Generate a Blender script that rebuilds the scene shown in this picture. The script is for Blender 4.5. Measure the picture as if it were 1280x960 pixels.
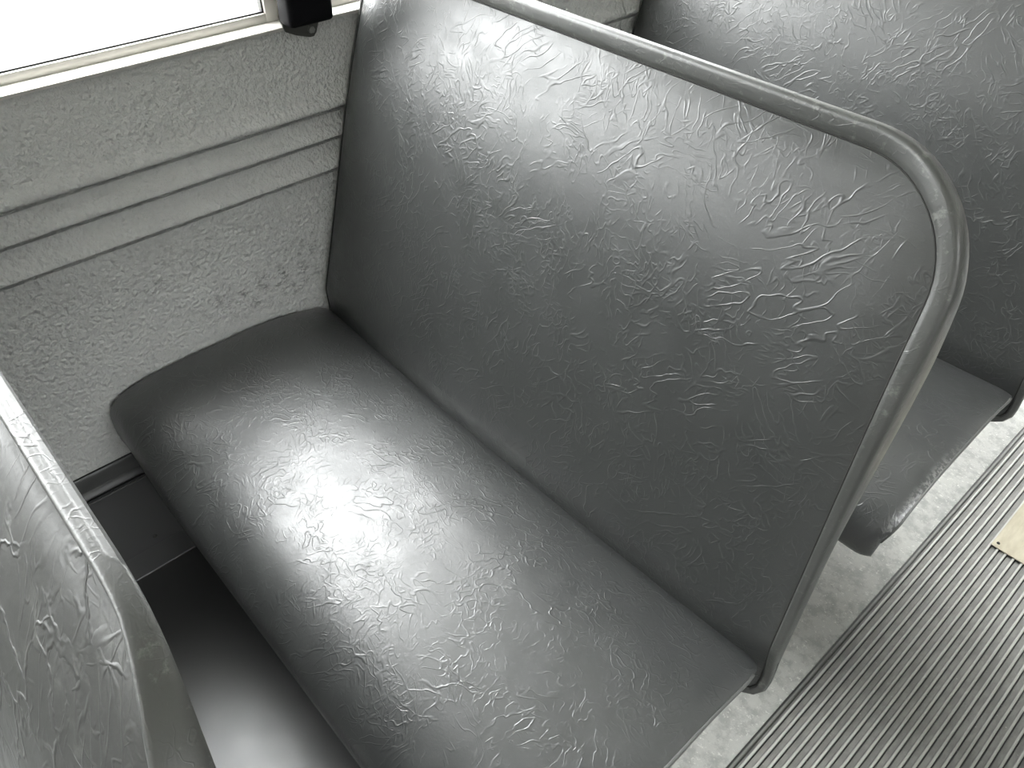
import bpy, bmesh, math, random
from mathutils import Matrix, Vector
S = bpy.context.scene
for o in list(bpy.data.objects):
    bpy.data.objects.remove(o)
COL = S.collection

# ------------------------------------------------------------------ camera
cam_d = bpy.data.cameras.new('camera')
cam_d.sensor_width = 36.0
cam_d.lens = 988.36 / 1280 * 36.0
cam_d.clip_start = 0.02
cam = bpy.data.objects.new('camera', cam_d)
COL.objects.link(cam)
CAM_C = Vector((1.11974, -0.54300, 1.35575))
def euler_m(rx, ry, rz):
    return (Matrix.Rotation(rz, 3, 'Z') @ Matrix.Rotation(ry, 3, 'Y') @ Matrix.Rotation(rx, 3, 'X'))
cam.matrix_world = Matrix.Translation(CAM_C) @ euler_m(math.radians(47.71788), math.radians(-0.80333), math.radians(47.74060)).to_4x4()
S.camera = cam

# ------------------------------------------------------------------ world, daylight, exposure
W = bpy.data.worlds.new('overcast_sky')
S.world = W
W.use_nodes = True
nt = W.node_tree
bg = nt.nodes['Background']
# thin overcast: dim grey sky, the veiled sun as a broad bright lobe beyond the left windows
# and a weaker bright bank of cloud beyond the right ones
SKY_BASE = 0.2
LOBES = [(183, 50, 0.15, 18.0), (164, 65, 0.975, 22.0), (1, 46, 0.78, 15.0)]       # azimuth, elevation, edge cosine, strength
_tc = nt.nodes.new('ShaderNodeTexCoord')
_sum = None
for _az, _el, _edge, _str in LOBES:
    _az, _el = math.radians(_az), math.radians(_el)
    _dot = nt.nodes.new('ShaderNodeVectorMath'); _dot.operation = 'DOT_PRODUCT'
    _dot.inputs[1].default_value = (math.cos(_el) * math.cos(_az), math.cos(_el) * math.sin(_az), math.sin(_el))
    nt.links.new(_tc.outputs['Generated'], _dot.inputs[0])
    _mr = nt.nodes.new('ShaderNodeMapRange'); _mr.interpolation_type = 'SMOOTHSTEP'
    for _i, _v in ((1, _edge), (2, 1.0), (3, 0.0), (4, _str)):
        _mr.inputs[_i].default_value = _v
    nt.links.new(_dot.outputs['Value'], _mr.inputs[0])
    _ad = nt.nodes.new('ShaderNodeMath'); _ad.operation = 'ADD'
    nt.links.new(_mr.outputs[0], _ad.inputs[0])
    if _sum is None: _ad.inputs[1].default_value = SKY_BASE
    else: nt.links.new(_sum, _ad.inputs[1])
    _sum = _ad.outputs[0]
nt.links.new(_sum, bg.inputs[1])
bg.inputs[0].default_value = (0.985, 0.99, 1.0, 1)
S.view_settings.view_transform = 'Standard'
S.view_settings.look = 'None'
S.view_settings.gamma = 1.0
S.view_settings.use_curve_mapping = False
S.view_settings.exposure = 0.8
S.cycles.max_bounces = 10
S.cycles.diffuse_bounces = 6
S.cycles.glossy_bounces = 4
S.cycles.transparent_max_bounces = 12
S.cycles.sample_clamp_indirect = 6.0

BUS_W = 2.30            # inside width
Y0, Y1 = -3.2, 3.4      # front and rear of the cabin
FZ = 0.04               # floor height
SILL = 0.958            # top of the wall panels
HEAD = 1.56             # top of the windows
PITCH = 0.722           # seat and window spacing

def portal(name, x, sign):
    d = bpy.data.lights.new(name, 'AREA')
    d.shape = 'RECTANGLE'
    d.size = HEAD - SILL
    d.size_y = Y1 - Y0
    d.cycles.is_portal = True
    o = bpy.data.objects.new(name, d)
    COL.objects.link(o)
    o.location = (x, (Y0 + Y1) / 2, (SILL + HEAD) / 2)
    o.rotation_euler = (0, math.radians(-90 * sign), 0)
portal('window_light_left', -0.09, 1)
portal('window_light_right', BUS_W + 0.09, -1)

# ------------------------------------------------------------------ material helpers
def new_mat(name, col, rough=0.5, spec=0.5, metal=0.0):
    m = bpy.data.materials.new(name)
    m.use_nodes = True
    b = m.node_tree.nodes['Principled BSDF']
    b.inputs['Base Color'].default_value = (*col, 1)
    b.inputs['Roughness'].default_value = rough
    b.inputs['Specular IOR Level'].default_value = spec
    b.inputs['Metallic'].default_value = metal
    return m, m.node_tree, b

class NG:
    """small node-graph builder"""
    def __init__(s, nt):
        s.nt = nt
    def n(s, typ, **kw):
        n = s.nt.nodes.new(typ)
        for k, v in kw.items():
            setattr(n, k, v)
        return n
    def put(s, sock, v):
        if isinstance(v, bpy.types.NodeSocket):
            s.nt.links.new(v, sock)
        else:
            sock.default_value = v
    def math(s, op, a, b=0.0, c=0.0, clamp=False):
        n = s.n('ShaderNodeMath', operation=op, use_clamp=clamp)
        s.put(n.inputs[0], a); s.put(n.inputs[1], b); s.put(n.inputs[2], c)
        return n.outputs[0]
    def vmath(s, op, a, b=(0, 0, 0)):
        n = s.n('ShaderNodeVectorMath', operation=op)
        s.put(n.inputs[0], a); s.put(n.inputs[1], b)
        return n.outputs[0]
    def scale(s, a, f):
        n = s.n('ShaderNodeVectorMath', operation='SCALE')
        s.put(n.inputs[0], a); s.put(n.inputs[3], f)
        return n.outputs[0]
    def noise(s, vec, scale, detail=2.0, rough=0.5, color=False):
        n = s.n('ShaderNodeTexNoise')
        s.put(n.inputs['Vector'], vec); s.put(n.inputs['Scale'], scale)
        s.put(n.inputs['Detail'], detail); s.put(n.inputs['Roughness'], rough)
        return n.outputs['Color' if color else 'Fac']
    def mapr(s, v, a, b, c=0.0, d=1.0, smooth=True):
        n = s.n('ShaderNodeMapRange', clamp=True)
        if smooth:
            n.interpolation_type = 'SMOOTHSTEP'
        s.put(n.inputs[0], v); s.put(n.inputs[1], a); s.put(n.inputs[2], b)
        s.put(n.inputs[3], c); s.put(n.inputs[4], d)
        return n.outputs[0]
    def mapping(s, vec, rot=(0, 0, 0), sc=(1, 1, 1), loc=(0, 0, 0)):
        n = s.n('ShaderNodeMapping')
        s.put(n.inputs[0], vec); s.put(n.inputs[1], loc)
        s.put(n.inputs[2], rot); s.put(n.inputs[3], sc)
        return n.outputs[0]
    def mixc(s, f, a, b):
        n = s.n('ShaderNodeMix', data_type='RGBA')
        s.put(n.inputs[0], f)
        s.put(n.inputs[6], a if isinstance(a, bpy.types.NodeSocket) else (*a, 1))
        s.put(n.inputs[7], b if isinstance(b, bpy.types.NodeSocket) else (*b, 1))
        return n.outputs[2]
    def bump(s, h, strength, dist):
        n = s.n('ShaderNodeBump')
        s.put(n.inputs['Height'], h)
        n.inputs['Strength'].default_value = strength
        n.inputs['Distance'].default_value = dist
        return n.outputs[0]
    def objco(s):
        return s.n('ShaderNodeTexCoord').outputs['Object']

def vinyl(name, col, rough, crease=1.0, scale=1.0, wear=0.0, net=0.0, spec=1.0, coat=0.7, frayed=False):
    """embossed, creased seat vinyl: bundles of short raised creases over a fine pebble grain"""
    m, t, b = new_mat(name, col, rough, spec)
    b.inputs['Coat Weight'].default_value = coat
    b.inputs['Coat Roughness'].default_value = rough + 0.03
    g = NG(t)
    rnd = g.n('ShaderNodeObjectInfo').outputs['Random']
    co = g.vmath('ADD', g.objco(), g.scale((3.1, 5.3, 7.7), rnd))
    co = g.scale(co, scale)
    wob = g.scale(g.vmath('SUBTRACT', g.noise(co, 20, 2, color=True), (0.5, 0.5, 0.5)), 0.022)
    wco = g.vmath('ADD', co, wob)
    total = None
    #   run of the crease        along across width  mask scale, threshold, height
    layers = [((1.0, 0.5, 0.6), 11, 62, 0.026, 14, 0.49, 1.0),
              ((0.4, 1.0, 1.1), 12, 70, 0.026, 16, 0.50, 0.9),
              ((-0.8, 0.6, 0.8), 14, 76, 0.028, 13, 0.50, 0.75),
              ((-0.3, 1.0, 0.9), 16, 90, 0.030, 19, 0.50, 0.6),
              ((1.0, -0.2, 0.15), 17, 96, 0.030, 18, 0.51, 0.5)]
    for i, (run, al, ac, wd, ms, mt, amp) in enumerate(layers):
        e = Vector(run).normalized().rotation_difference(Vector((1, 0, 0))).to_euler()
        v = g.mapping(wco, tuple(e))
        v = g.mapping(v, (0, 0, 0), (al, ac, ac), (i * 1.7, i * 0.9, -i))
        n = g.noise(v, 1.0, 1.0, 0.45)
        r = g.mapr(g.math('ABSOLUTE', g.math('SUBTRACT', n, 0.5)), 0.0, wd * 1.5, 1.0, 0.0)
        k = g.mapr(g.noise(g.vmath('ADD', co, (i * 2.3, 1.1 * i, 0)), ms, 3, 0.6), mt - 0.02, mt + 0.14)
        r = g.math('MULTIPLY', g.math('MULTIPLY', r, k), amp)
        total = r if total is None else g.math('MAXIMUM', total, r)
    if net:
        vo = g.n('ShaderNodeTexVoronoi', feature='DISTANCE_TO_EDGE')
        g.put(vo.inputs['Vector'], g.vmath('ADD', co, g.scale(g.vmath('SUBTRACT', g.noise(co, 40, 3, color=True), (0.5, 0.5, 0.5)), 0.03)))
        vo.inputs['Scale'].default_value = 26
        r = g.mapr(vo.outputs['Distance'], 0.0, 0.05, 1.0, 0.0)
        k = g.mapr(g.noise(co, 15, 3, 0.6), 0.40, 0.62)
        total = g.math('MAXIMUM', total, g.math('MULTIPLY', g.math('MULTIPLY', r, k), net))
    grain = g.noise(co, 420, 2, 0.6)
    pebble = g.noise(co, 150, 2, 0.5)
    big = g.noise(co, 6, 2)
    h = g.math('MULTIPLY_ADD', total, crease, g.math('MULTIPLY', grain, 0.2))
    h = g.math('MULTIPLY_ADD', pebble, 0.24, h)
    h = g.math('MULTIPLY_ADD', big, 1.8, h)
    _n = g.bump(h, 1.0, 0.00034)
    t.links.new(_n, b.inputs['Normal']); t.links.new(_n, b.inputs['Coat Normal'])
    c2 = tuple(x * 1.16 for x in col)
    cc = g.mixc(g.mapr(g.noise(co, 9, 4, 0.6), 0.35, 0.7), col, c2)
    if wear:
        wm = g.mapr(g.noise(co, 55, 6, 0.7), 0.56, 0.72)
        cc = g.mixc(g.math('MULTIPLY', wm, wear), cc, (0.36, 0.37, 0.34))
    if frayed:                       # flaking vinyl along the front of the aisle end
        sp_ = g.n('ShaderNodeSeparateXYZ'); oc = g.objco(); g.put(sp_.inputs[0], oc)
        ex = g.mapr(g.math('ABSOLUTE', sp_.outputs[0]), 0.964, 0.980)
        ey = g.math('MULTIPLY', g.mapr(sp_.outputs[1], -0.16, -0.28), g.mapr(sp_.outputs[1], -0.41, -0.385))
        fl = g.mapr(g.noise(oc, 140, 4, 0.7), 0.46, 0.58)
        cc = g.mixc(g.math('MULTIPLY', g.math('MULTIPLY', ex, ey), g.math('MULTIPLY', fl, 0.6)), cc, (0.34, 0.34, 0.33))
    t.links.new(cc, b.inputs['Base Color'])
    rr = g.mapr(g.noise(co, 30, 3, 0.6), 0.3, 0.7, rough - 0.05, rough + 0.06)
    t.links.new(rr, b.inputs['Roughness'])
    return m

M = {}
M['vinyl'] = vinyl('grey_creased_vinyl', (0.038, 0.0398, 0.039), 0.39, coat=0.45, frayed=True)
M['band_vinyl'] = vinyl('worn_grey_band_vinyl', (0.052, 0.054, 0.050), 0.40, 0.5, 1.3, 0.35, spec=0.8, coat=0.4)
M['old_vinyl'] = vinyl('heavily_creased_grey_vinyl', (0.024, 0.025, 0.022), 0.46, 1.2, 0.75, 0.15, 1.9, 0.8, 0.1)
M['back_front_vinyl'] = vinyl('matt_creased_grey_vinyl', (0.037, 0.039, 0.038), 0.42, 1.25, spec=0.7, coat=0.2)
M['back_vinyl'] = vinyl('grey_back_vinyl', (0.10, 0.104, 0.102), 0.45, 0.4)
M['thread'], _, _ = new_mat('dark_seam_thread', (0.03, 0.03, 0.028), 0.7, 0.2)
M['piping'], _, _ = new_mat('grey_welt_vinyl', (0.11, 0.112, 0.107), 0.42)
M['black_metal'], _, _ = new_mat('black_painted_tube', (0.012, 0.012, 0.012), 0.4)
M['black_plastic'], _, _ = new_mat('black_plastic', (0.005, 0.005, 0.006), 0.6, 0.1)
M['steel'], _, _ = new_mat('dull_steel', (0.10, 0.10, 0.092), 0.42, 0.5, 0.6)
M['bolt_steel'], _, _ = new_mat('bolt_steel', (0.3, 0.3, 0.28), 0.4, 0.5, 0.6)
M['aluminium'], _t, _b = new_mat('window_aluminium', (0.62, 0.60, 0.56), 0.42, 0.5, 0.35)
M['cream'], _, _ = new_mat('cream_ceiling_paint', (0.30, 0.30, 0.285), 0.45)
M['sill_paint'], _, _ = new_mat('cream_sill_paint', (0.66, 0.64, 0.58), 0.45)
M['end_wall'], _, _ = new_mat('grey_end_wall_paint', (0.25, 0.25, 0.24), 0.5)
M['rubber_seal'], _, _ = new_mat('black_rubber_seal', (0.02, 0.02, 0.02), 0.6)
M['backing'], _, _ = new_mat('dark_gap_backing', (0.03, 0.03, 0.03), 0.8)

def wall_paint():
    m, t, b = new_mat('stippled_grey_wall_paint', (0.40, 0.405, 0.385), 0.42, 0.5)
    g = NG(t)
    co = g.objco()
    n1 = g.noise(co, 145, 2, 0.55)
    v = g.n('ShaderNodeTexVoronoi', feature='SMOOTH_F1')
    g.put(v.inputs['Vector'], co); v.inputs['Scale'].default_value = 150
    h = g.math('MULTIPLY_ADD', v.outputs['Distance'], -0.7, g.math('MULTIPLY', n1, 1.1))
    t.links.new(g.bump(h, 1.0, 0.005), b.inputs['Normal'])
    # scuffs low on the panel beside the cushion
    sep = g.n('ShaderNodeSeparateXYZ'); g.put(sep.inputs[0], co)
    y, z = sep.outputs[1], sep.outputs[2]
    def blob(y0, z0, ry, rz):
        a = g.math('POWER', g.math('DIVIDE', g.math('SUBTRACT', y, y0), ry), 2.0)
        c = g.math('POWER', g.math('DIVIDE', g.math('SUBTRACT', z, z0), rz), 2.0)
        return g.mapr(g.math('ADD', a, c), 0.0, 1.0, 1.0, 0.0)
    mask = g.math('MAXIMUM', blob(-0.09, 0.545, 0.16, 0.05), g.math('MULTIPLY', blob(-0.26, 0.63, 0.06, 0.016), 0.9))
    mask = g.math('MAXIMUM', mask, g.math('MULTIPLY', blob(-0.02, 0.59, 0.08, 0.04), 0.7))
    mask = g.math('MAXIMUM', mask, g.math('MULTIPLY', blob(-0.2, 0.66, 0.35, 0.05), 0.35))
    fl = g.mapr(g.noise(g.mapping(co, (0, 0, 0), (1, 0.5, 1)), 95, 5, 0.75), 0.48, 0.66)
    f = g.math('MULTIPLY', g.math('MULTIPLY', fl, mask), 0.75)
    dirt = g.mapr(g.noise(co, 5, 5, 0.65), 0.35, 0.75, 0.0, 0.25)
    base = g.mixc(dirt, (0.60, 0.602, 0.588), (0.49, 0.492, 0.478))
    t.links.new(g.mixc(f, base, (0.10, 0.105, 0.10)), b.inputs['Base Color'])
    return m
M['wall'] = wall_paint()

def floor_black():
    m, t, b = new_mat('black_glossy_floor_rubber', (0.022, 0.022, 0.022), 0.38, 1.0)
    b.inputs['Coat Weight'].default_value = 1.0
    b.inputs['Coat Roughness'].default_value = 0.40
    g = NG(t); co = g.objco()
    n = g.noise(co, 60, 4, 0.6)
    t.links.new(g.bump(g.noise(co, 130, 3, 0.6), 0.2, 0.0008), b.inputs['Normal'])
    t.links.new(g.mapr(g.noise(co, 25, 4, 0.7), 0.3, 0.7, 0.36, 0.42), b.inputs['Roughness'])
    return m
M['floor'] = floor_black()

def strip_mat():
    m, t, b = new_mat('worn_grey_floor_strip', (0.3, 0.3, 0.28), 0.3, 0.6)
    g = NG(t); co = g.objco()
    n = g.noise(co, 38, 6, 0.72)
    sp = g.mapr(g.noise(co, 150, 3, 0.7), 0.58, 0.70)
    c = g.mixc(g.mapr(n, 0.36, 0.66), (0.38, 0.383, 0.365), (0.60, 0.60, 0.57))
    c = g.mixc(g.math('MULTIPLY', sp, 0.8), c, (0.8, 0.8, 0.75))
    t.links.new(c, b.inputs['Base Color'])
    h = g.math('ADD', g.noise(co, 90, 4, 0.6), sp)
    t.links.new(g.bump(h, 0.5, 0.0012), b.inputs['Normal'])
    t.links.new(g.mapr(n, 0.3, 0.7, 0.40, 0.24), b.inputs['Roughness'])
    return m
M['strip'] = strip_mat()

def runner_mat():
    m, t, b = new_mat('ribbed_aisle_rubber', (0.3, 0.3, 0.28), 0.34, 0.8)
    g = NG(t); co = g.objco()
    n = g.noise(g.mapping(co, (0, 0, 0), (1, 0.5, 1)), 55, 5, 0.65)
    sep = g.n('ShaderNodeSeparateXYZ'); g.put(sep.inputs[0], co)
    worn = g.mapr(sep.outputs[2], FZ + 0.0045, FZ + 0.0062)      # rib tops paler: rubbed, with the ridge glare painted in
    low = g.mapr(sep.outputs[2], FZ + 0.0008, FZ + 0.0028)       # grooves darker: grime, with the rib shading painted in
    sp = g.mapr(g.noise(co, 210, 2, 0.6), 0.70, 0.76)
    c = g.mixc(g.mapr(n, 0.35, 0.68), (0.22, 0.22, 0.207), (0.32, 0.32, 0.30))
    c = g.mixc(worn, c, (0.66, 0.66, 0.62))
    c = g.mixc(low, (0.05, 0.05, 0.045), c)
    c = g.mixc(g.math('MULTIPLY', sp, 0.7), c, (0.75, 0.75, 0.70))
    t.links.new(c, b.inputs['Base Color'])
    t.links.new(g.bump(g.noise(co, 160, 4, 0.6), 0.4, 0.0008), b.inputs['Normal'])
    return m
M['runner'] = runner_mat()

def patch_mat():
    m, t, b = new_mat('beige_floor_patch', (0.60, 0.55, 0.42), 0.5, 0.4)
    g = NG(t); co = g.objco()
    n = g.noise(g.mapping(co, (0, 0, 0), (1, 0.3, 1)), 60, 5, 0.65)
    t.links.new(g.mixc(g.mapr(n, 0.3, 0.7), (0.64, 0.59, 0.46), (0.52, 0.47, 0.35)), b.inputs['Base Color'])
    t.links.new(g.bump(n, 0.2, 0.001), b.inputs['Normal'])
    return m
M['patch'] = patch_mat()

M['kick'], _t, _b = new_mat('dark_kick_plate_metal', (0.075, 0.075, 0.075), 0.38, 0.5)
M['rail'], _, _ = new_mat('dark_grey_rail_paint', (0.045, 0.046, 0.045), 0.4, 0.5)

def glass_mat():
    m = bpy.data.materials.new('window_glass')
    m.use_nodes = True
    t = m.node_tree
    for n in list(t.nodes):
        t.nodes.remove(n)
    out = t.nodes.new('ShaderNodeOutputMaterial')
    mix = t.nodes.new('ShaderNodeMixShader')
    tr = t.nodes.new('ShaderNodeBsdfTransparent'); tr.inputs[0].default_value = (0.965, 0.975, 0.97, 1)
    gl = t.nodes.new('ShaderNodeBsdfGlossy'); gl.inputs['Roughness'].default_value = 0.02
    fr = t.nodes.new('ShaderNodeFresnel'); fr.inputs[0].default_value = 1.5
    ge = t.nodes.new('ShaderNodeNewGeometry')           # reflect on the entry face only, so the exit face never goes opaque
    mu = t.nodes.new('ShaderNodeMath'); mu.operation = 'SUBTRACT'; mu.use_clamp = True
    t.links.new(fr.outputs[0], mu.inputs[0]); t.links.new(ge.outputs['Backfacing'], mu.inputs[1])
    t.links.new(mu.outputs[0], mix.inputs[0]); t.links.new(tr.outputs[0], mix.inputs[1])
    t.links.new(gl.outputs[0], mix.inputs[2]); t.links.new(mix.outputs[0], out.inputs[0])
    return m
M['glass'] = glass_mat()
def ground_mat():
    m, t, b = new_mat('pale_concrete_yard', (0.55, 0.55, 0.53), 0.9, 0.2)
    g = NG(t); co = g.objco()
    t.links.new(g.mixc(g.noise(co, 1.5, 5, 0.6), (0.50, 0.50, 0.48), (0.62, 0.62, 0.60)), b.inputs['Base Color'])
    return m
M['ground'] = ground_mat()

# ------------------------------------------------------------------ mesh helpers
def obj(name, bm, m, parent=None, smooth=True, angle=None):
    bmesh.ops.recalc_face_normals(bm, faces=bm.faces[:])
    me = bpy.data.meshes.new(name)
    bm.to_mesh(me); bm.free()
    for p in me.polygons:
        p.use_smooth = smooth
    if smooth and angle is not None:
        me.set_sharp_from_angle(angle=math.radians(angle))
    me.materials.append(m)
    o = bpy.data.objects.new(name, me)
    COL.objects.link(o)
    if parent:
        o.parent = parent
    return o
def empty(name, loc=(0, 0, 0)):
    o = bpy.data.objects.new(name, None)
    COL.objects.link(o)
    o.location = loc
    o.empty_display_size = 0.1
    return o
def tag(o, label=None, cat=None, group=None, kind=None):
    if label: o['label'] = label
    if cat: o['category'] = cat
    if group: o['group'] = group
    if kind: o['kind'] = kind
    return o
def struct(o):
    o['kind'] = 'structure'
    return o
def add_box(bm, lo, hi, bev=0.0, seg=2):
    r = bmesh.ops.create_cube(bm, size=1.0)
    vs = r['verts']
    for v in vs:
        v.co = Vector([lo[i] + (v.co[i] + 0.5) * (hi[i] - lo[i]) for i in range(3)])
    if bev:
        es = list({e for v in vs for e in v.link_edges})
        bmesh.ops.bevel(bm, geom=es, offset=bev, segments=seg, profile=0.5, affect='EDGES')
def add_tube(bm, pts, r, seg=10, closed=False):
    pts = [Vector(p) for p in pts]
    n = len(pts)
    rings = []
    up = None
    for i, p in enumerate(pts):
        a = pts[(i - 1) % n] if (closed or i > 0) else p
        c = pts[(i + 1) % n] if (closed or i < n - 1) else p
        d = (c - a).normalized()
        if up is None:
            up = Vector((0, 0, 1)) if abs(d.z) < 0.9 else Vector((1, 0, 0))
        u = (up - d * up.dot(d)).normalized()
        w = d.cross(u)
        up = u
        rings.append([bm.verts.new(p + u * r * math.cos(2 * math.pi * k / seg) + w * r * math.sin(2 * math.pi * k / seg)) for k in range(seg)])
    for i in range(n if closed else n - 1):
        A, B = rings[i], rings[(i + 1) % n]
        for k in range(seg):
            bm.faces.new((A[k], A[(k + 1) % seg], B[(k + 1) % seg], B[k]))
    if not closed:
        bm.faces.new(rings[0][::-1]); bm.faces.new(rings[-1])
def extrude_y(bm, prof, ya, yb, closed=True):
    """profile of (x, z) points swept along the bus"""
    A = [bm.verts.new((x, ya, z)) for x, z in prof]
    B = [bm.verts.new((x, yb, z)) for x, z in prof]
    n = len(prof)
    for i in range(n if closed else n - 1):
        j = (i + 1) % n
        bm.faces.new((A[i], A[j], B[j], B[i]))
    if closed:
        bm.faces.new(A[::-1]); bm.faces.new(B)
def loft(bm, loops, closed=True):
    R = [[bm.verts.new(p) for p in L] for L in loops]
    for A, B in zip(R, R[1:]):
        n = len(A)
        for k in range(n if closed else n - 1):
            j = (k + 1) % n
            bm.faces.new((A[k], A[j], B[j], B[k]))
    return R
def sm(a, b, x):
    t = max(0.0, min(1.0, (x - a) / (b - a)))
    return t * t * (3 - 2 * t)

# ------------------------------------------------------------------ the setting: bus shell
# outside ground (seen through the window)
bm = bmesh.new()
add_box(bm, (-40, -40, -1.05), (40, 40, -0.95))
struct(obj('ground', bm, M['ground'], smooth=False))

# floor with a cove up the outer walls
def cove(x, s):
    P = [(0.0, 0.30)]
    r = 0.003
    for k in range(9):
        a = math.radians(90 * k / 8)
        P.append((r - r * math.cos(a), FZ + r - r * math.sin(a)))
    return [(x + s * px, pz) for px, pz in P]
bm = bmesh.new()
prof = cove(0.0, 1) + list(reversed(cove(BUS_W, -1)))
prof += [(BUS_W + 0.02, 0.30), (BUS_W + 0.02, -0.02), (-0.02, -0.02), (-0.02, 0.30)]
extrude_y(bm, prof, Y0, Y1)
struct(obj('floor', bm, M['floor'], angle=40))

# worn flat strips beside the aisle
RX0, RX1 = 0.977, 1.323
for nm, a, b_ in (('trim_1', 0.80, RX0 - 0.0035), ('trim_2', RX1 + 0.005, 1.50)):
    bm = bmesh.new()
    add_box(bm, (a, Y0 + 0.01, FZ), (b_, Y1 - 0.01, FZ + 0.003), 0.001, 1)
    struct(obj(nm, bm, M['strip'], smooth=False))

# side walls: ribbed stippled panels over a backing
RIBS = [0.8245, 0.7775, 0.7235]
def panel_profile(x, s):
    top, bot = SILL, 0.343
    P = [(0.0, top)]
    for z in RIBS:
        P += [(0.0, z + 0.020), (0.0025, z + 0.0165), (0.0105, z + 0.006), (0.0118, z + 0.003), (0.0118, z),
              (0.008, z - 0.001), (-0.008, z - 0.001), (-0.008, z - 0.0115), (0.0, z - 0.0125)]
    P += [(0.0, bot), (-0.0095, bot), (-0.0095, top)]
    return [(x + s * px, pz) for px, pz in P]
SEAMS = [Y0, -1.376, -0.654, 0.068, 0.79, 1.512, 2.234, Y1]
def side_wall(name, x, s):
    bm = bmesh.new()
    # backing, header and window posts in one shell
    def bx(a, b_):
        lo = [min(p, q) for p, q in zip(a, b_)]; hi = [max(p, q) for p, q in zip(a, b_)]
        add_box(bm, lo, hi)
    bx((x - s * 0.010, Y0, -0.02), (x - s * 0.09, Y1, SILL - 0.004))
    bx((x - s * 0.005, Y0, HEAD), (x - s * 0.09, Y1, HEAD + 0.14))
    for k in range(-4, 5):
        yc = 0.066 + k * PITCH
        bx((x - s * 0.040, yc - 0.032, SILL - 0.004), (x - s * 0.085, yc + 0.032, HEAD))
    w = struct(obj(name, bm, M['sill_paint'], smooth=False))
    for a, b_ in ((Y0, 0.7895), (0.7925, Y1)):
        bm = bmesh.new()
        extrude_y(bm, panel_profile(x, s), a, b_)
        obj('wall_panel', bm, M['wall'], w, angle=50)
    # seat rail along the foot of the panels
    bm = bmesh.new()
    P = [(-0.008, 0.341), (0.002, 0.341), (0.005, 0.337), (0.006, 0.312), (0.012, 0.306), (0.014, 0.301), (0.010, 0.297), (-0.004, 0.297), (-0.008, 0.30)]
    extrude_y(bm, [(x + s * px, pz) for px, pz in P], Y0, Y1)
    extrude_y(bm, [(x + s * px, pz) for px, pz in ((-0.002, 0.285), (0.0075, 0.285), (0.0085, 0.283), (0.0075, 0.281), (-0.002, 0.281))], Y0, Y1)
    obj('seat_rail', bm, M['rail'], w, angle=40)
    return w
side_wall('wall_left', 0.0, 1)
side_wall('wall_right', BUS_W, -1)

# kick plate under the rail (left side, beside the front seat gap)
kp = empty('kick_plate', (0.0, -0.42, 0.2))
tag(kp, 'dark metal kick plate with small screw, low on wall below the seat rail', 'panel')
bm = bmesh.new()
K = []
r = 0.072
ys = [-0.75 + 0.05 * i for i in range(13)]
rows = []
for y in ys:
    zb = 0.108 - 0.0 * (y + 0.44)
    row = []
    for k in range(10):
        f = k / 9
        z = 0.288 + (zb - 0.288) * f
        dx = 0.0035
        if z < FZ + 0.075:
            h = (FZ + 0.075 - z) / 0.075
            dx += 0.075 * (1 - math.sqrt(max(0, 1 - h * h)))
        if k == 0: dx += 0.003
        row.append((dx, y + 0.42, z - 0.2))
    rows.append(row)
R = loft(bm, rows, closed=False)
geom = bm.faces[:]
ex = bmesh.ops.extrude_face_region(bm, geom=geom)
for v in [e for e in ex['geom'] if isinstance(e, bmesh.types.BMVert)]:
    v.co.x -= 0.0025
obj('plate', bm, M['kick'], kp, angle=40)
bm = bmesh.new()
bmesh.ops.create_uvsphere(bm, u_segments=16, v_segments=8, radius=0.0042)
bmesh.ops.scale(bm, vec=(0.6, 1, 1), verts=bm.verts[:])
sc = obj('screw', bm, M['steel'], kp)
sc.location = (0.0055, 0.004, -0.069)

# ceiling and end walls
bm = bmesh.new()
P = []
N = 24
for k in range(N + 1):
    f = k / N
    x = -0.06 + (BUS_W + 0.12) * f
    z = 1.66 + 0.20 * (1 - abs(2 * f - 1) ** 2.6)
    P.append((x, z))
P += [(x, z + 0.04) for x, z in reversed(P)]
extrude_y(bm, P, Y0, Y1)
struct(obj('ceiling', bm, M['cream'], angle=40))
bm = bmesh.new()
add_box(bm, (-0.09, Y1, -0.02), (BUS_W + 0.09, Y1 + 0.05, 1.0))
add_box(bm, (-0.09, Y1, 1.0), (0.3, Y1 + 0.05, 1.9))
add_box(bm, (BUS_W - 0.3, Y1, 1.0), (BUS_W + 0.09, Y1 + 0.05, 1.9))
add_box(bm, (0.3, Y1, 1.55), (BUS_W - 0.3, Y1 + 0.05, 1.9))
struct(obj('wall_rear', bm, M['end_wall'], smooth=False))
bm = bmesh.new()
add_box(bm, (-0.09, Y0 - 0.05, -0.02), (BUS_W + 0.09, Y0, 0.85))
add_box(bm, (-0.09, Y0 - 0.05, 0.85), (0.15, Y0, 1.9))
add_box(bm, (BUS_W - 0.15, Y0 - 0.05, 0.85), (BUS_W + 0.09, Y0, 1.9))
add_box(bm, (0.15, Y0 - 0.05, 1.65), (BUS_W - 0.15, Y0, 1.9))
struct(obj('wall_front', bm, M['end_wall'], smooth=False))

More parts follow.
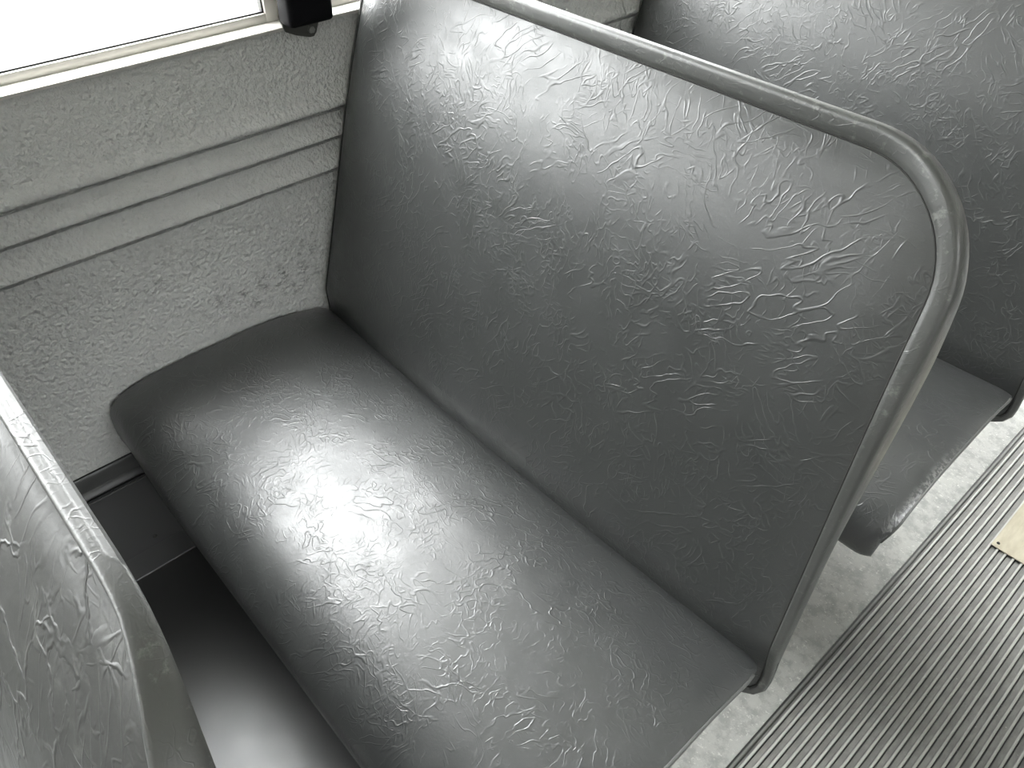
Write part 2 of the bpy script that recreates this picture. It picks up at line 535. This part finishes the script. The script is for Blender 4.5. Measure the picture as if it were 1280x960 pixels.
# windows: sill cap and sash per opening
def make_window(idx, x, s, yc):
    """opening between two posts, centred on yc"""
    ya, yb = yc - PITCH / 2 + 0.032, yc + PITCH / 2 - 0.032
    w = struct(empty('window_%d' % idx, (x, yc, SILL)))
    def q(px, y, z):
        return (s * px, y - yc, z - SILL)
    def bx(bm, a, b_, bev=0.0):
        lo = [min(p, t) for p, t in zip(a, b_)]; hi = [max(p, t) for p, t in zip(a, b_)]
        add_box(bm, lo, hi, bev, 2)
    bm = bmesh.new()
    bz = SILL + 0.016
    x0, x1 = -0.042, -0.022
    bx(bm, q(x0, ya, SILL + 0.002), q(x1, yb, bz), 0.002)            # bottom rail
    bx(bm, q(x0, ya, HEAD - 0.03), q(x1, yb, HEAD), 0.002)
    bx(bm, q(x0 - 0.001, ya, SILL + 0.002), q(x1 + 0.001, ya + 0.02, HEAD), 0.002)
    bx(bm, q(x0 - 0.001, yb - 0.02, SILL + 0.002), q(x1 + 0.001, yb, HEAD), 0.002)
    bx(bm, q(x0 + 0.003, ya, 1.27), q(x1 - 0.003, yb, 1.295), 0.002)   # meeting rail
    obj('sash', bm, M['aluminium'], w, angle=40)
    bm = bmesh.new()
    for a, b_ in ((ya + 0.02, ya + 0.0225), (yb - 0.0225, yb - 0.02)):
        bx(bm, q(-0.036, a, bz), q(-0.026, b_, HEAD - 0.03))
    bx(bm, q(-0.036, ya + 0.02, bz), q(-0.026, yb - 0.02, bz + 0.0022))
    obj('gasket', bm, M['rubber_seal'], w, smooth=False)
    bm = bmesh.new()
    bx(bm, q(-0.034, ya + 0.018, bz - 0.004), q(-0.030, yb - 0.018, HEAD - 0.028))
    obj('pane', bm, M['glass'], w, smooth=False)
idx = 1
for x, s in ((0.0, 1), (BUS_W, -1)):
    for k in range(-4, 4):
        make_window(idx, x, s, 0.066 + (k + 0.5) * PITCH)
        idx += 1
for nm, x, s in (('trim_3', 0.0, 1), ('trim_4', BUS_W, -1)):
    bm = bmesh.new()
    P = [(-0.05, SILL - 0.002), (-0.05, SILL + 0.003), (0.0055, SILL + 0.003), (0.0075, SILL + 0.0015), (0.0078, SILL - 0.001),
         (0.0070, SILL - 0.003), (0.001, SILL - 0.003)]
    extrude_y(bm, [(x + s * px, pz) for px, pz in P], Y0, Y1)
    struct(obj(nm, bm, M['aluminium'], angle=40))

# ------------------------------------------------------------------ bench seat
TH = math.radians(17.5)
SV = Vector((0, math.sin(TH), math.cos(TH)))       # up the back
NV = Vector((0, -math.cos(TH), math.sin(TH)))      # out of the front of the back
O = Vector((0, 0, 0.47))
SEAT_Z = FZ
def back_pt(x, s, d):
    return O + Vector((x, 0, 0)) + SV * s + NV * d

def rounded_outline(corners, n=40):
    """corners: (x, s, radius); returns a dense loop going round"""
    pts = []
    m = len(corners)
    for i in range(m):
        p0 = Vector(corners[i - 1][:2]); p = Vector(corners[i][:2]); p1 = Vector(corners[(i + 1) % m][:2])
        r = corners[i][2]
        a = (p0 - p).normalized(); b_ = (p1 - p).normalized()
        ang = a.angle(b_)
        t = r / math.tan(ang / 2)
        pa, pb = p + a * t, p + b_ * t
        c = p + (a + b_).normalized() * (r / math.sin(ang / 2))
        va, vb = pa - c, pb - c
        tot = math.atan2(va.x * vb.y - va.y * vb.x, va.dot(vb))
        st = 14
        for k in range(st + 1):
            th = tot * k / st
            pts.append(c + Vector((va.x * math.cos(th) - va.y * math.sin(th), va.x * math.sin(th) + va.y * math.cos(th))))
    # resample evenly
    L = [0.0]
    for i in range(len(pts)):
        L.append(L[-1] + (pts[(i + 1) % len(pts)] - pts[i]).length)
    out = []
    j = 0
    for k in range(n):
        d = L[-1] * k / n
        while L[j + 1] < d:
            j += 1
        f = (d - L[j]) / max(1e-9, L[j + 1] - L[j])
        out.append(pts[j % len(pts)].lerp(pts[(j + 1) % len(pts)], f))
    return out
def offset_loop(loop, d):
    n = len(loop)
    area = sum(loop[i].x * loop[(i + 1) % n].y - loop[(i + 1) % n].x * loop[i].y for i in range(n))
    sg = 1 if area > 0 else -1
    out = []
    for i in range(n):
        t = (loop[(i + 1) % n] - loop[i - 1]).normalized()
        out.append(loop[i] + Vector((t.y, -t.x)) * d * sg)
    return out

NL = 300
BULGE, CROWN = 0.017, 1.8
SEAM = rounded_outline([(0.014, -0.05, 0.03), (0.014, 0.583, 0.035), (0.938, 0.583, 0.115), (0.984, -0.05, 0.02)], NL)
def front_depth(x, s):
    # crown: straight lower back, rolling away towards the top
    base = BULGE * math.sin(math.pi * max(0.0, min(1.0, (s + 0.02) / 0.60)) ** CROWN)
    xl = 0.014
    xr = 0.984 - 0.03 * sm(0.1, 0.56, s)
    el = max(0.0, min(1.0, (x - xl) / 0.08)); er = max(0.0, min(1.0, (xr - x) / 0.07))
    fl = 1 - (1 - el) ** 2.4
    fr = 1 - (1 - er) ** 2.2
    et = max(0.0, min(1.0, (0.583 - s) / 0.03))
    top = 0.004 * (1 - (1 - et) ** 2)
    mid = 0.012 * math.sin(math.pi * max(0, min(1, x))) * (1 - sm(0.0, 0.35, s))
    tuck = -0.018 * (1 - sm(-0.02, 0.045, s))
    return (base + mid) * (0.5 + 0.5 * fl) * (0.75 + 0.25 * fr) - 0.010 * (1 - fl) - 0.006 * (1 - fr) + top + tuck * 0.9

def make_bench(kb=1.0, thin=0.0, vin='back_front_vinyl'):
    root = empty('bench_seat', (0, 0, SEAT_Z))
    def P(v):
        return Vector(v) - Vector((0, 0, SEAT_Z))
    # --- backrest front panel
    bm = bmesh.new()
    ctr = Vector((0.49, 0.27))
    loops = []
    NR = 44
    for i in range(NR):
        u = 1 - (i / NR)
        u = u ** 0.62 if u > 0 else 0
        L = []
        for p in SEAM:
            q = ctr + (p - ctr) * u
            L.append(P(back_pt(q.x, q.y, front_depth(q.x, q.y))))
        loops.append(L)
    Rg = loft(bm, loops)
    c = bm.verts.new(P(back_pt(ctr.x, ctr.y, front_depth(ctr.x, ctr.y))))
    last = Rg[-1]
    for k in range(NL):
        bm.faces.new((last[k], last[(k + 1) % NL], c))
    back = obj('backrest', bm, M[vin], root)
    # --- edge band round the back
    bm = bmesh.new()
    def dloop(off, dd):
        L = []
        for p, q in zip(SEAM, offset_loop(SEAM, off)):
            L.append(P(back_pt(q.x, q.y, front_depth(p.x, p.y) + dd)))
        return L
    def rloop(off, d):
        return [P(back_pt(q.x, q.y, d)) for q in offset_loop(SEAM, off)]
    def mixl(A, B, f):
        return [a.lerp(b_, f) for a, b_ in zip(A, B)]
    def thick(p):                 # wedge: thin along the top, thicker down the sides
        return 0.014 - thin + 0.028 * (1 - sm(0.40, 0.57, p.y)) * (0.25 + 0.75 * sm(0.15, 0.42, p.y))
    def offs(p):                  # the top of the band stands a little taller than its sides
        return kb * (0.012 + 0.0075 * sm(0.15, 0.45, p.y) + 0.004 * sm(0.50, 0.58, p.y)) * (0.35 + 0.65 * sm(0.02, 0.08, p.x))
    def vloop(k, kd, front):
        L = []
        for p, n1 in zip(SEAM, offset_loop(SEAM, 1.0)):
            q = p + (n1 - p) * offs(p) * k
            d0 = front_depth(p.x, p.y)
            L.append(P(back_pt(q.x, q.y, d0 + front + 0.34 * offs(p) * min(k, 0.9) * sm(0.50, 0.58, p.y) * (1 - kd) - (d0 + thick(p)) * kd)))
        return L
    rear = vloop(0.86, 1.0, 0.0)
    bl = [dloop(-0.001, -0.003), dloop(0.001, 0.0012), vloop(0.3, 0, 0.0014), vloop(0.66, 0, 0.0010), vloop(0.80, 0, 0.0004), vloop(0.91, 0, -0.0014), vloop(0.975, 0, -0.0044),
          vloop(1.0, 0.15, -0.0085), vloop(1.0, 0.5, -0.004), vloop(0.99, 0.85, -0.001), rear]
    loft(bm, bl)
    band = obj('edge_band', bm, M['band_vinyl'], root)
    band['label'] = 'worn paler vinyl band round the edge of the backrest'
    # seam
    bm = bmesh.new()
    add_tube(bm, [p for p in dloop(0.0, 0.0002)], 0.0011, 6, True)
    obj('seam', bm, M['thread'], back)
    # --- back cover
    bm = bmesh.new()
    lo = [rear]
    rctr = P(back_pt(0.49, 0.27, -0.062))
    base_loop = offset_loop(SEAM, 0.0040 * kb)
    for u in (0.985, 0.95, 0.9, 0.82, 0.7, 0.5, 0.2):
        L = []
        for p in base_loop:
            q = ctr + (p - ctr) * u
            L.append(P(back_pt(q.x, q.y, -0.75 * thick(p) - (0.048 - 0.75 * thick(p)) * (1 - u ** 5))))
        lo.append(L)
    Rg = loft(bm, lo)
    bm.faces.new(Rg[-1])
    obj('back_cover', bm, M['back_vinyl'], root)
    # --- seat cushion
    def cush_profile(x):
        e = 1 - (1 - max(0, min(1, (x - 0.008) / 0.09))) ** 2.2          # rounding towards the wall
        ea = 1 - (1 - max(0, min(1, (0.982 - x) / 0.03))) ** 2.5
        drop = 0.012 * (1 - e) + 0.004 * (1 - ea)
        mid = math.sin(math.pi * max(0, min(1, x)))
        wl = sm(0.02, 0.22, x)
        pts = []
        # top from the crease to the crown, then one long roll over the front edge
        zt = 0.498 - drop
        for k in range(17):
            f = k / 16
            y = 0.045 - f * 0.185
            z = zt - 0.036 * (1 - f) ** 1.8 - 0.010 * mid * (1 - f)
            pts.append((y, z - 0.010 * sm(0.002, 0.020, y)))
        pw = 4.6 - 2.2 * wl
        for k in range(1, 25):
            th = math.radians(90 * k / 24)
            th = math.radians(90) * (k / 24) ** (1.0 if wl > 0.5 else 1.0)
            yy = math.sin(th) ** (2 / pw); zz = math.cos(th) ** (2 / pw) if k < 24 else 0.0
            pts.append((-0.14 - (0.262 + 0.004 * wl - 0.014 * (1 - ea)) * yy, zt - (0.085 + 0.02 * wl) * (1 - zz)))
        y_, z_ = pts[-1]
        pts += [(y_ + 0.004, z_ - 0.010), (y_ + 0.020, z_ - 0.018)]
        zb = z_ - 0.020
        for k in range(1, 6):
            pts.append((y_ + 0.02 + (0.05 - y_ - 0.02) * k / 5, zb))
        out = []
        for y, z in pts:             # aisle end tucks under below the welt, more towards the crease
            keep = 0.012 + 0.035 * sm(0.0, -0.25, y) if y < 0 else 0.012
            out.append((x - (0.034 - 0.024 * sm(-0.30, -0.40, y)) * sm(keep, keep + 0.05, 0.495 - z) * sm(0.90, 0.982, x), y, z))
        return out
    bm = bmesh.new()
    xs = [0.008, 0.0095, 0.013, 0.02, 0.03, 0.045, 0.065, 0.09]
    xs += [0.09 + (0.95 - 0.09) * k / 40 for k in range(1, 41)]
    xs += [0.96, 0.968, 0.974, 0.978, 0.9805, 0.982]
    loops = []
    for x in xs:
        loops.append([P(p) for p in cush_profile(x)])
    Rg = loft(bm, loops)
    def cap(ring):
        bm.faces.new(ring)
    cap(Rg[0][::-1]); cap(Rg[-1])
    cu = obj('seat_cushion', bm, M['vinyl'], root, angle=60)
    # welt round the aisle end of the cushion and along its front hem
    bm = bmesh.new()
    pr = cush_profile(0.982)
    path = [P((x_ - 0.0005, y, z + 0.0005)) for x_, y, z in pr[5:38]]
    add_tube(bm, path, 0.0019, 8)
    w = obj('welt', bm, M['piping'], cu)
    w['label'] = 'paler grey welt round the aisle end of the cushion'
    bm = bmesh.new()
    add_tube(bm, [P((x, cush_profile(x)[41][1] - 0.001, cush_profile(x)[41][2])) for x in [0.012 + 0.88 * k / 24 for k in range(25)]], 0.0022, 8)
    obj('hem', bm, M['vinyl'], cu)
    # aisle end boxing set slightly in
    # --- steel frame under the cushion
    bm = bmesh.new()
    zf = 0.356
    add_tube(bm, [P(p) for p in ((0.012, -0.30, zf - 0.02), (0.88, -0.30, zf - 0.02), (0.895, -0.285, zf - 0.02), (0.895, 0.03, zf - 0.02), (0.88, 0.045, zf - 0.02), (0.012, 0.045, zf - 0.02))], 0.0125, 12)
    obj('frame', bm, M['black_metal'], root, angle=50)
    for y, y2 in ((-0.26, -0.29), (0.04, 0.06)):
        bm = bmesh.new()
        add_tube(bm, [P(p) for p in ((0.74, y, zf - 0.022), (0.74, y, 0.2), (0.74, y2, SEAT_Z + 0.006))], 0.0125, 12)
        add_box(bm, P((0.715, y2 - 0.03, SEAT_Z)), P((0.765, y2 + 0.03, SEAT_Z + 0.006)), 0.002, 1)
        obj('leg', bm, M['black_metal'], root, angle=50)
    return root

def copy_tree(o, parent=None):
    c = o.copy()
    COL.objects.link(c)
    if parent:
        c.parent = parent
    for ch in list(o.children):
        copy_tree(ch, c)
    return c

G = 'grey vinyl bench seats along the window wall'
seat = make_bench()
tag(seat, 'grey creased vinyl bench seat in the middle, its whole backrest and cushion in view', 'bench seat', G)
s2 = copy_tree(seat)
s2.location = (0, PITCH, SEAT_Z)
s2['label'] = 'grey vinyl bench seat behind the middle one, mostly hidden, with scuffed cushion corner'
BULGE, CROWN = 0.030, 1.9
s3 = make_bench(0.66, 0.006, 'old_vinyl')
s3['category'] = 'bench seat'
s3['group'] = G
s3.location = (0, -0.714, SEAT_Z)
s3['label'] = 'nearest grey vinyl bench seat at lower left, only its heavily creased backrest edge showing'

# the seats across the aisle stand just outside the frame; they shade the aisle floor in bands
G2 = 'grey vinyl bench seats across the aisle'
for k, where in ((-1, 'level with the nearest seat'), (0, 'level with the middle seat'), (1, 'level with the seat behind the middle one'), (2, 'at the rear')):
    c = copy_tree(seat)
    c.location = (BUS_W, k * PITCH, SEAT_Z)
    c.scale = (-1, 1, 1)
    c['group'] = G2
    c['label'] = 'grey vinyl bench seat across the aisle, ' + where

# ------------------------------------------------------------------ aisle runner and patch
bm = bmesh.new()
prof = []
rp = 0.01573
x = RX0
prof.append((x, FZ)); prof.append((x, FZ + 0.0045)); prof.append((x + 0.0035, FZ + 0.0045)); prof.append((x + 0.0045, FZ + 0.0012)); prof.append((x + 0.0070, FZ + 0.0012)); prof.append((x + 0.0076, FZ + 0.0032))
nrib = 21
x0 = RX0 + 0.0125
for k in range(nrib):
    c = x0 + k * rp
    prof += [(c - 0.0034, FZ + 0.0032), (c - 0.0022, FZ + 0.0056), (c - 0.0012, FZ + 0.0064), (c + 0.0010, FZ + 0.0064), (c + 0.0019, FZ + 0.0056), (c + 0.0024, FZ + 0.0006), (c + 0.0042, FZ + 0.0006), (c + 0.0046, FZ + 0.0032)]
prof += [(RX1 - 0.005, FZ + 0.002), (RX1 - 0.004, FZ + 0.0045), (RX1, FZ + 0.0045), (RX1, FZ)]
extrude_y(bm, prof, Y0 + 0.02, Y1 - 0.02)
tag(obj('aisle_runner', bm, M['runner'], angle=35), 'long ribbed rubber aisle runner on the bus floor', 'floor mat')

pt = empty('floor_patch', (1.15, 1.0, FZ + 0.0064))
tag(pt, 'flat beige rectangular patch lying on the ribbed aisle runner', 'floor patch')
bm = bmesh.new()
add_box(bm, (-0.081, -0.157, 0.0), (0.14, 0.5, 0.0022), 0.0008, 1)
obj('sheet', bm, M['patch'], pt, smooth=False)
bm = bmesh.new()
bmesh.ops.create_cone(bm, cap_ends=True, segments=16, radius1=0.0035, radius2=0.0028, depth=0.0016)
sc = obj('screw', bm, M['black_metal'], pt, angle=40)
sc.location = (-0.072, -0.144, 0.0028)

# ------------------------------------------------------------------ black post cover with its steel tab
pc = empty('post_cover', (0.0, 0.058, SILL))
tag(pc, 'black plastic cover on the window post with a bolted steel tab beneath', 'post cover')
bm = bmesh.new()
add_box(bm, (0.009, -0.041, 0.008), (0.045, 0.032, 0.60), 0.007, 3)
obj('cover', bm, M['black_plastic'], pc, angle=50)
bm = bmesh.new()
tabp = [(-0.040, 0.012), (-0.034, -0.004), (-0.018, -0.012), (0.004, -0.019), (0.011, -0.019), (0.016, -0.014), (0.024, 0.004), (0.032, 0.008), (0.032, 0.012)]
A = [bm.verts.new((0.0095, y, z)) for y, z in tabp]
B = [bm.verts.new((0.0125, y, z)) for y, z in tabp]
n = len(tabp)
for i in range(n):
    bm.faces.new((A[i], A[(i + 1) % n], B[(i + 1) % n], B[i]))
bm.faces.new(A); bm.faces.new(B[::-1])
tb = obj('tab', bm, M['steel'], pc, smooth=False)
bm = bmesh.new()
bmesh.ops.create_cone(bm, cap_ends=True, segments=6, radius1=0.0058, radius2=0.0052, depth=0.005)
bt = obj('bolt', bm, M['bolt_steel'], tb, angle=30)
bt.location = (0.0148, 0.007, -0.008)
bt.rotation_euler = (0, math.radians(90), 0)
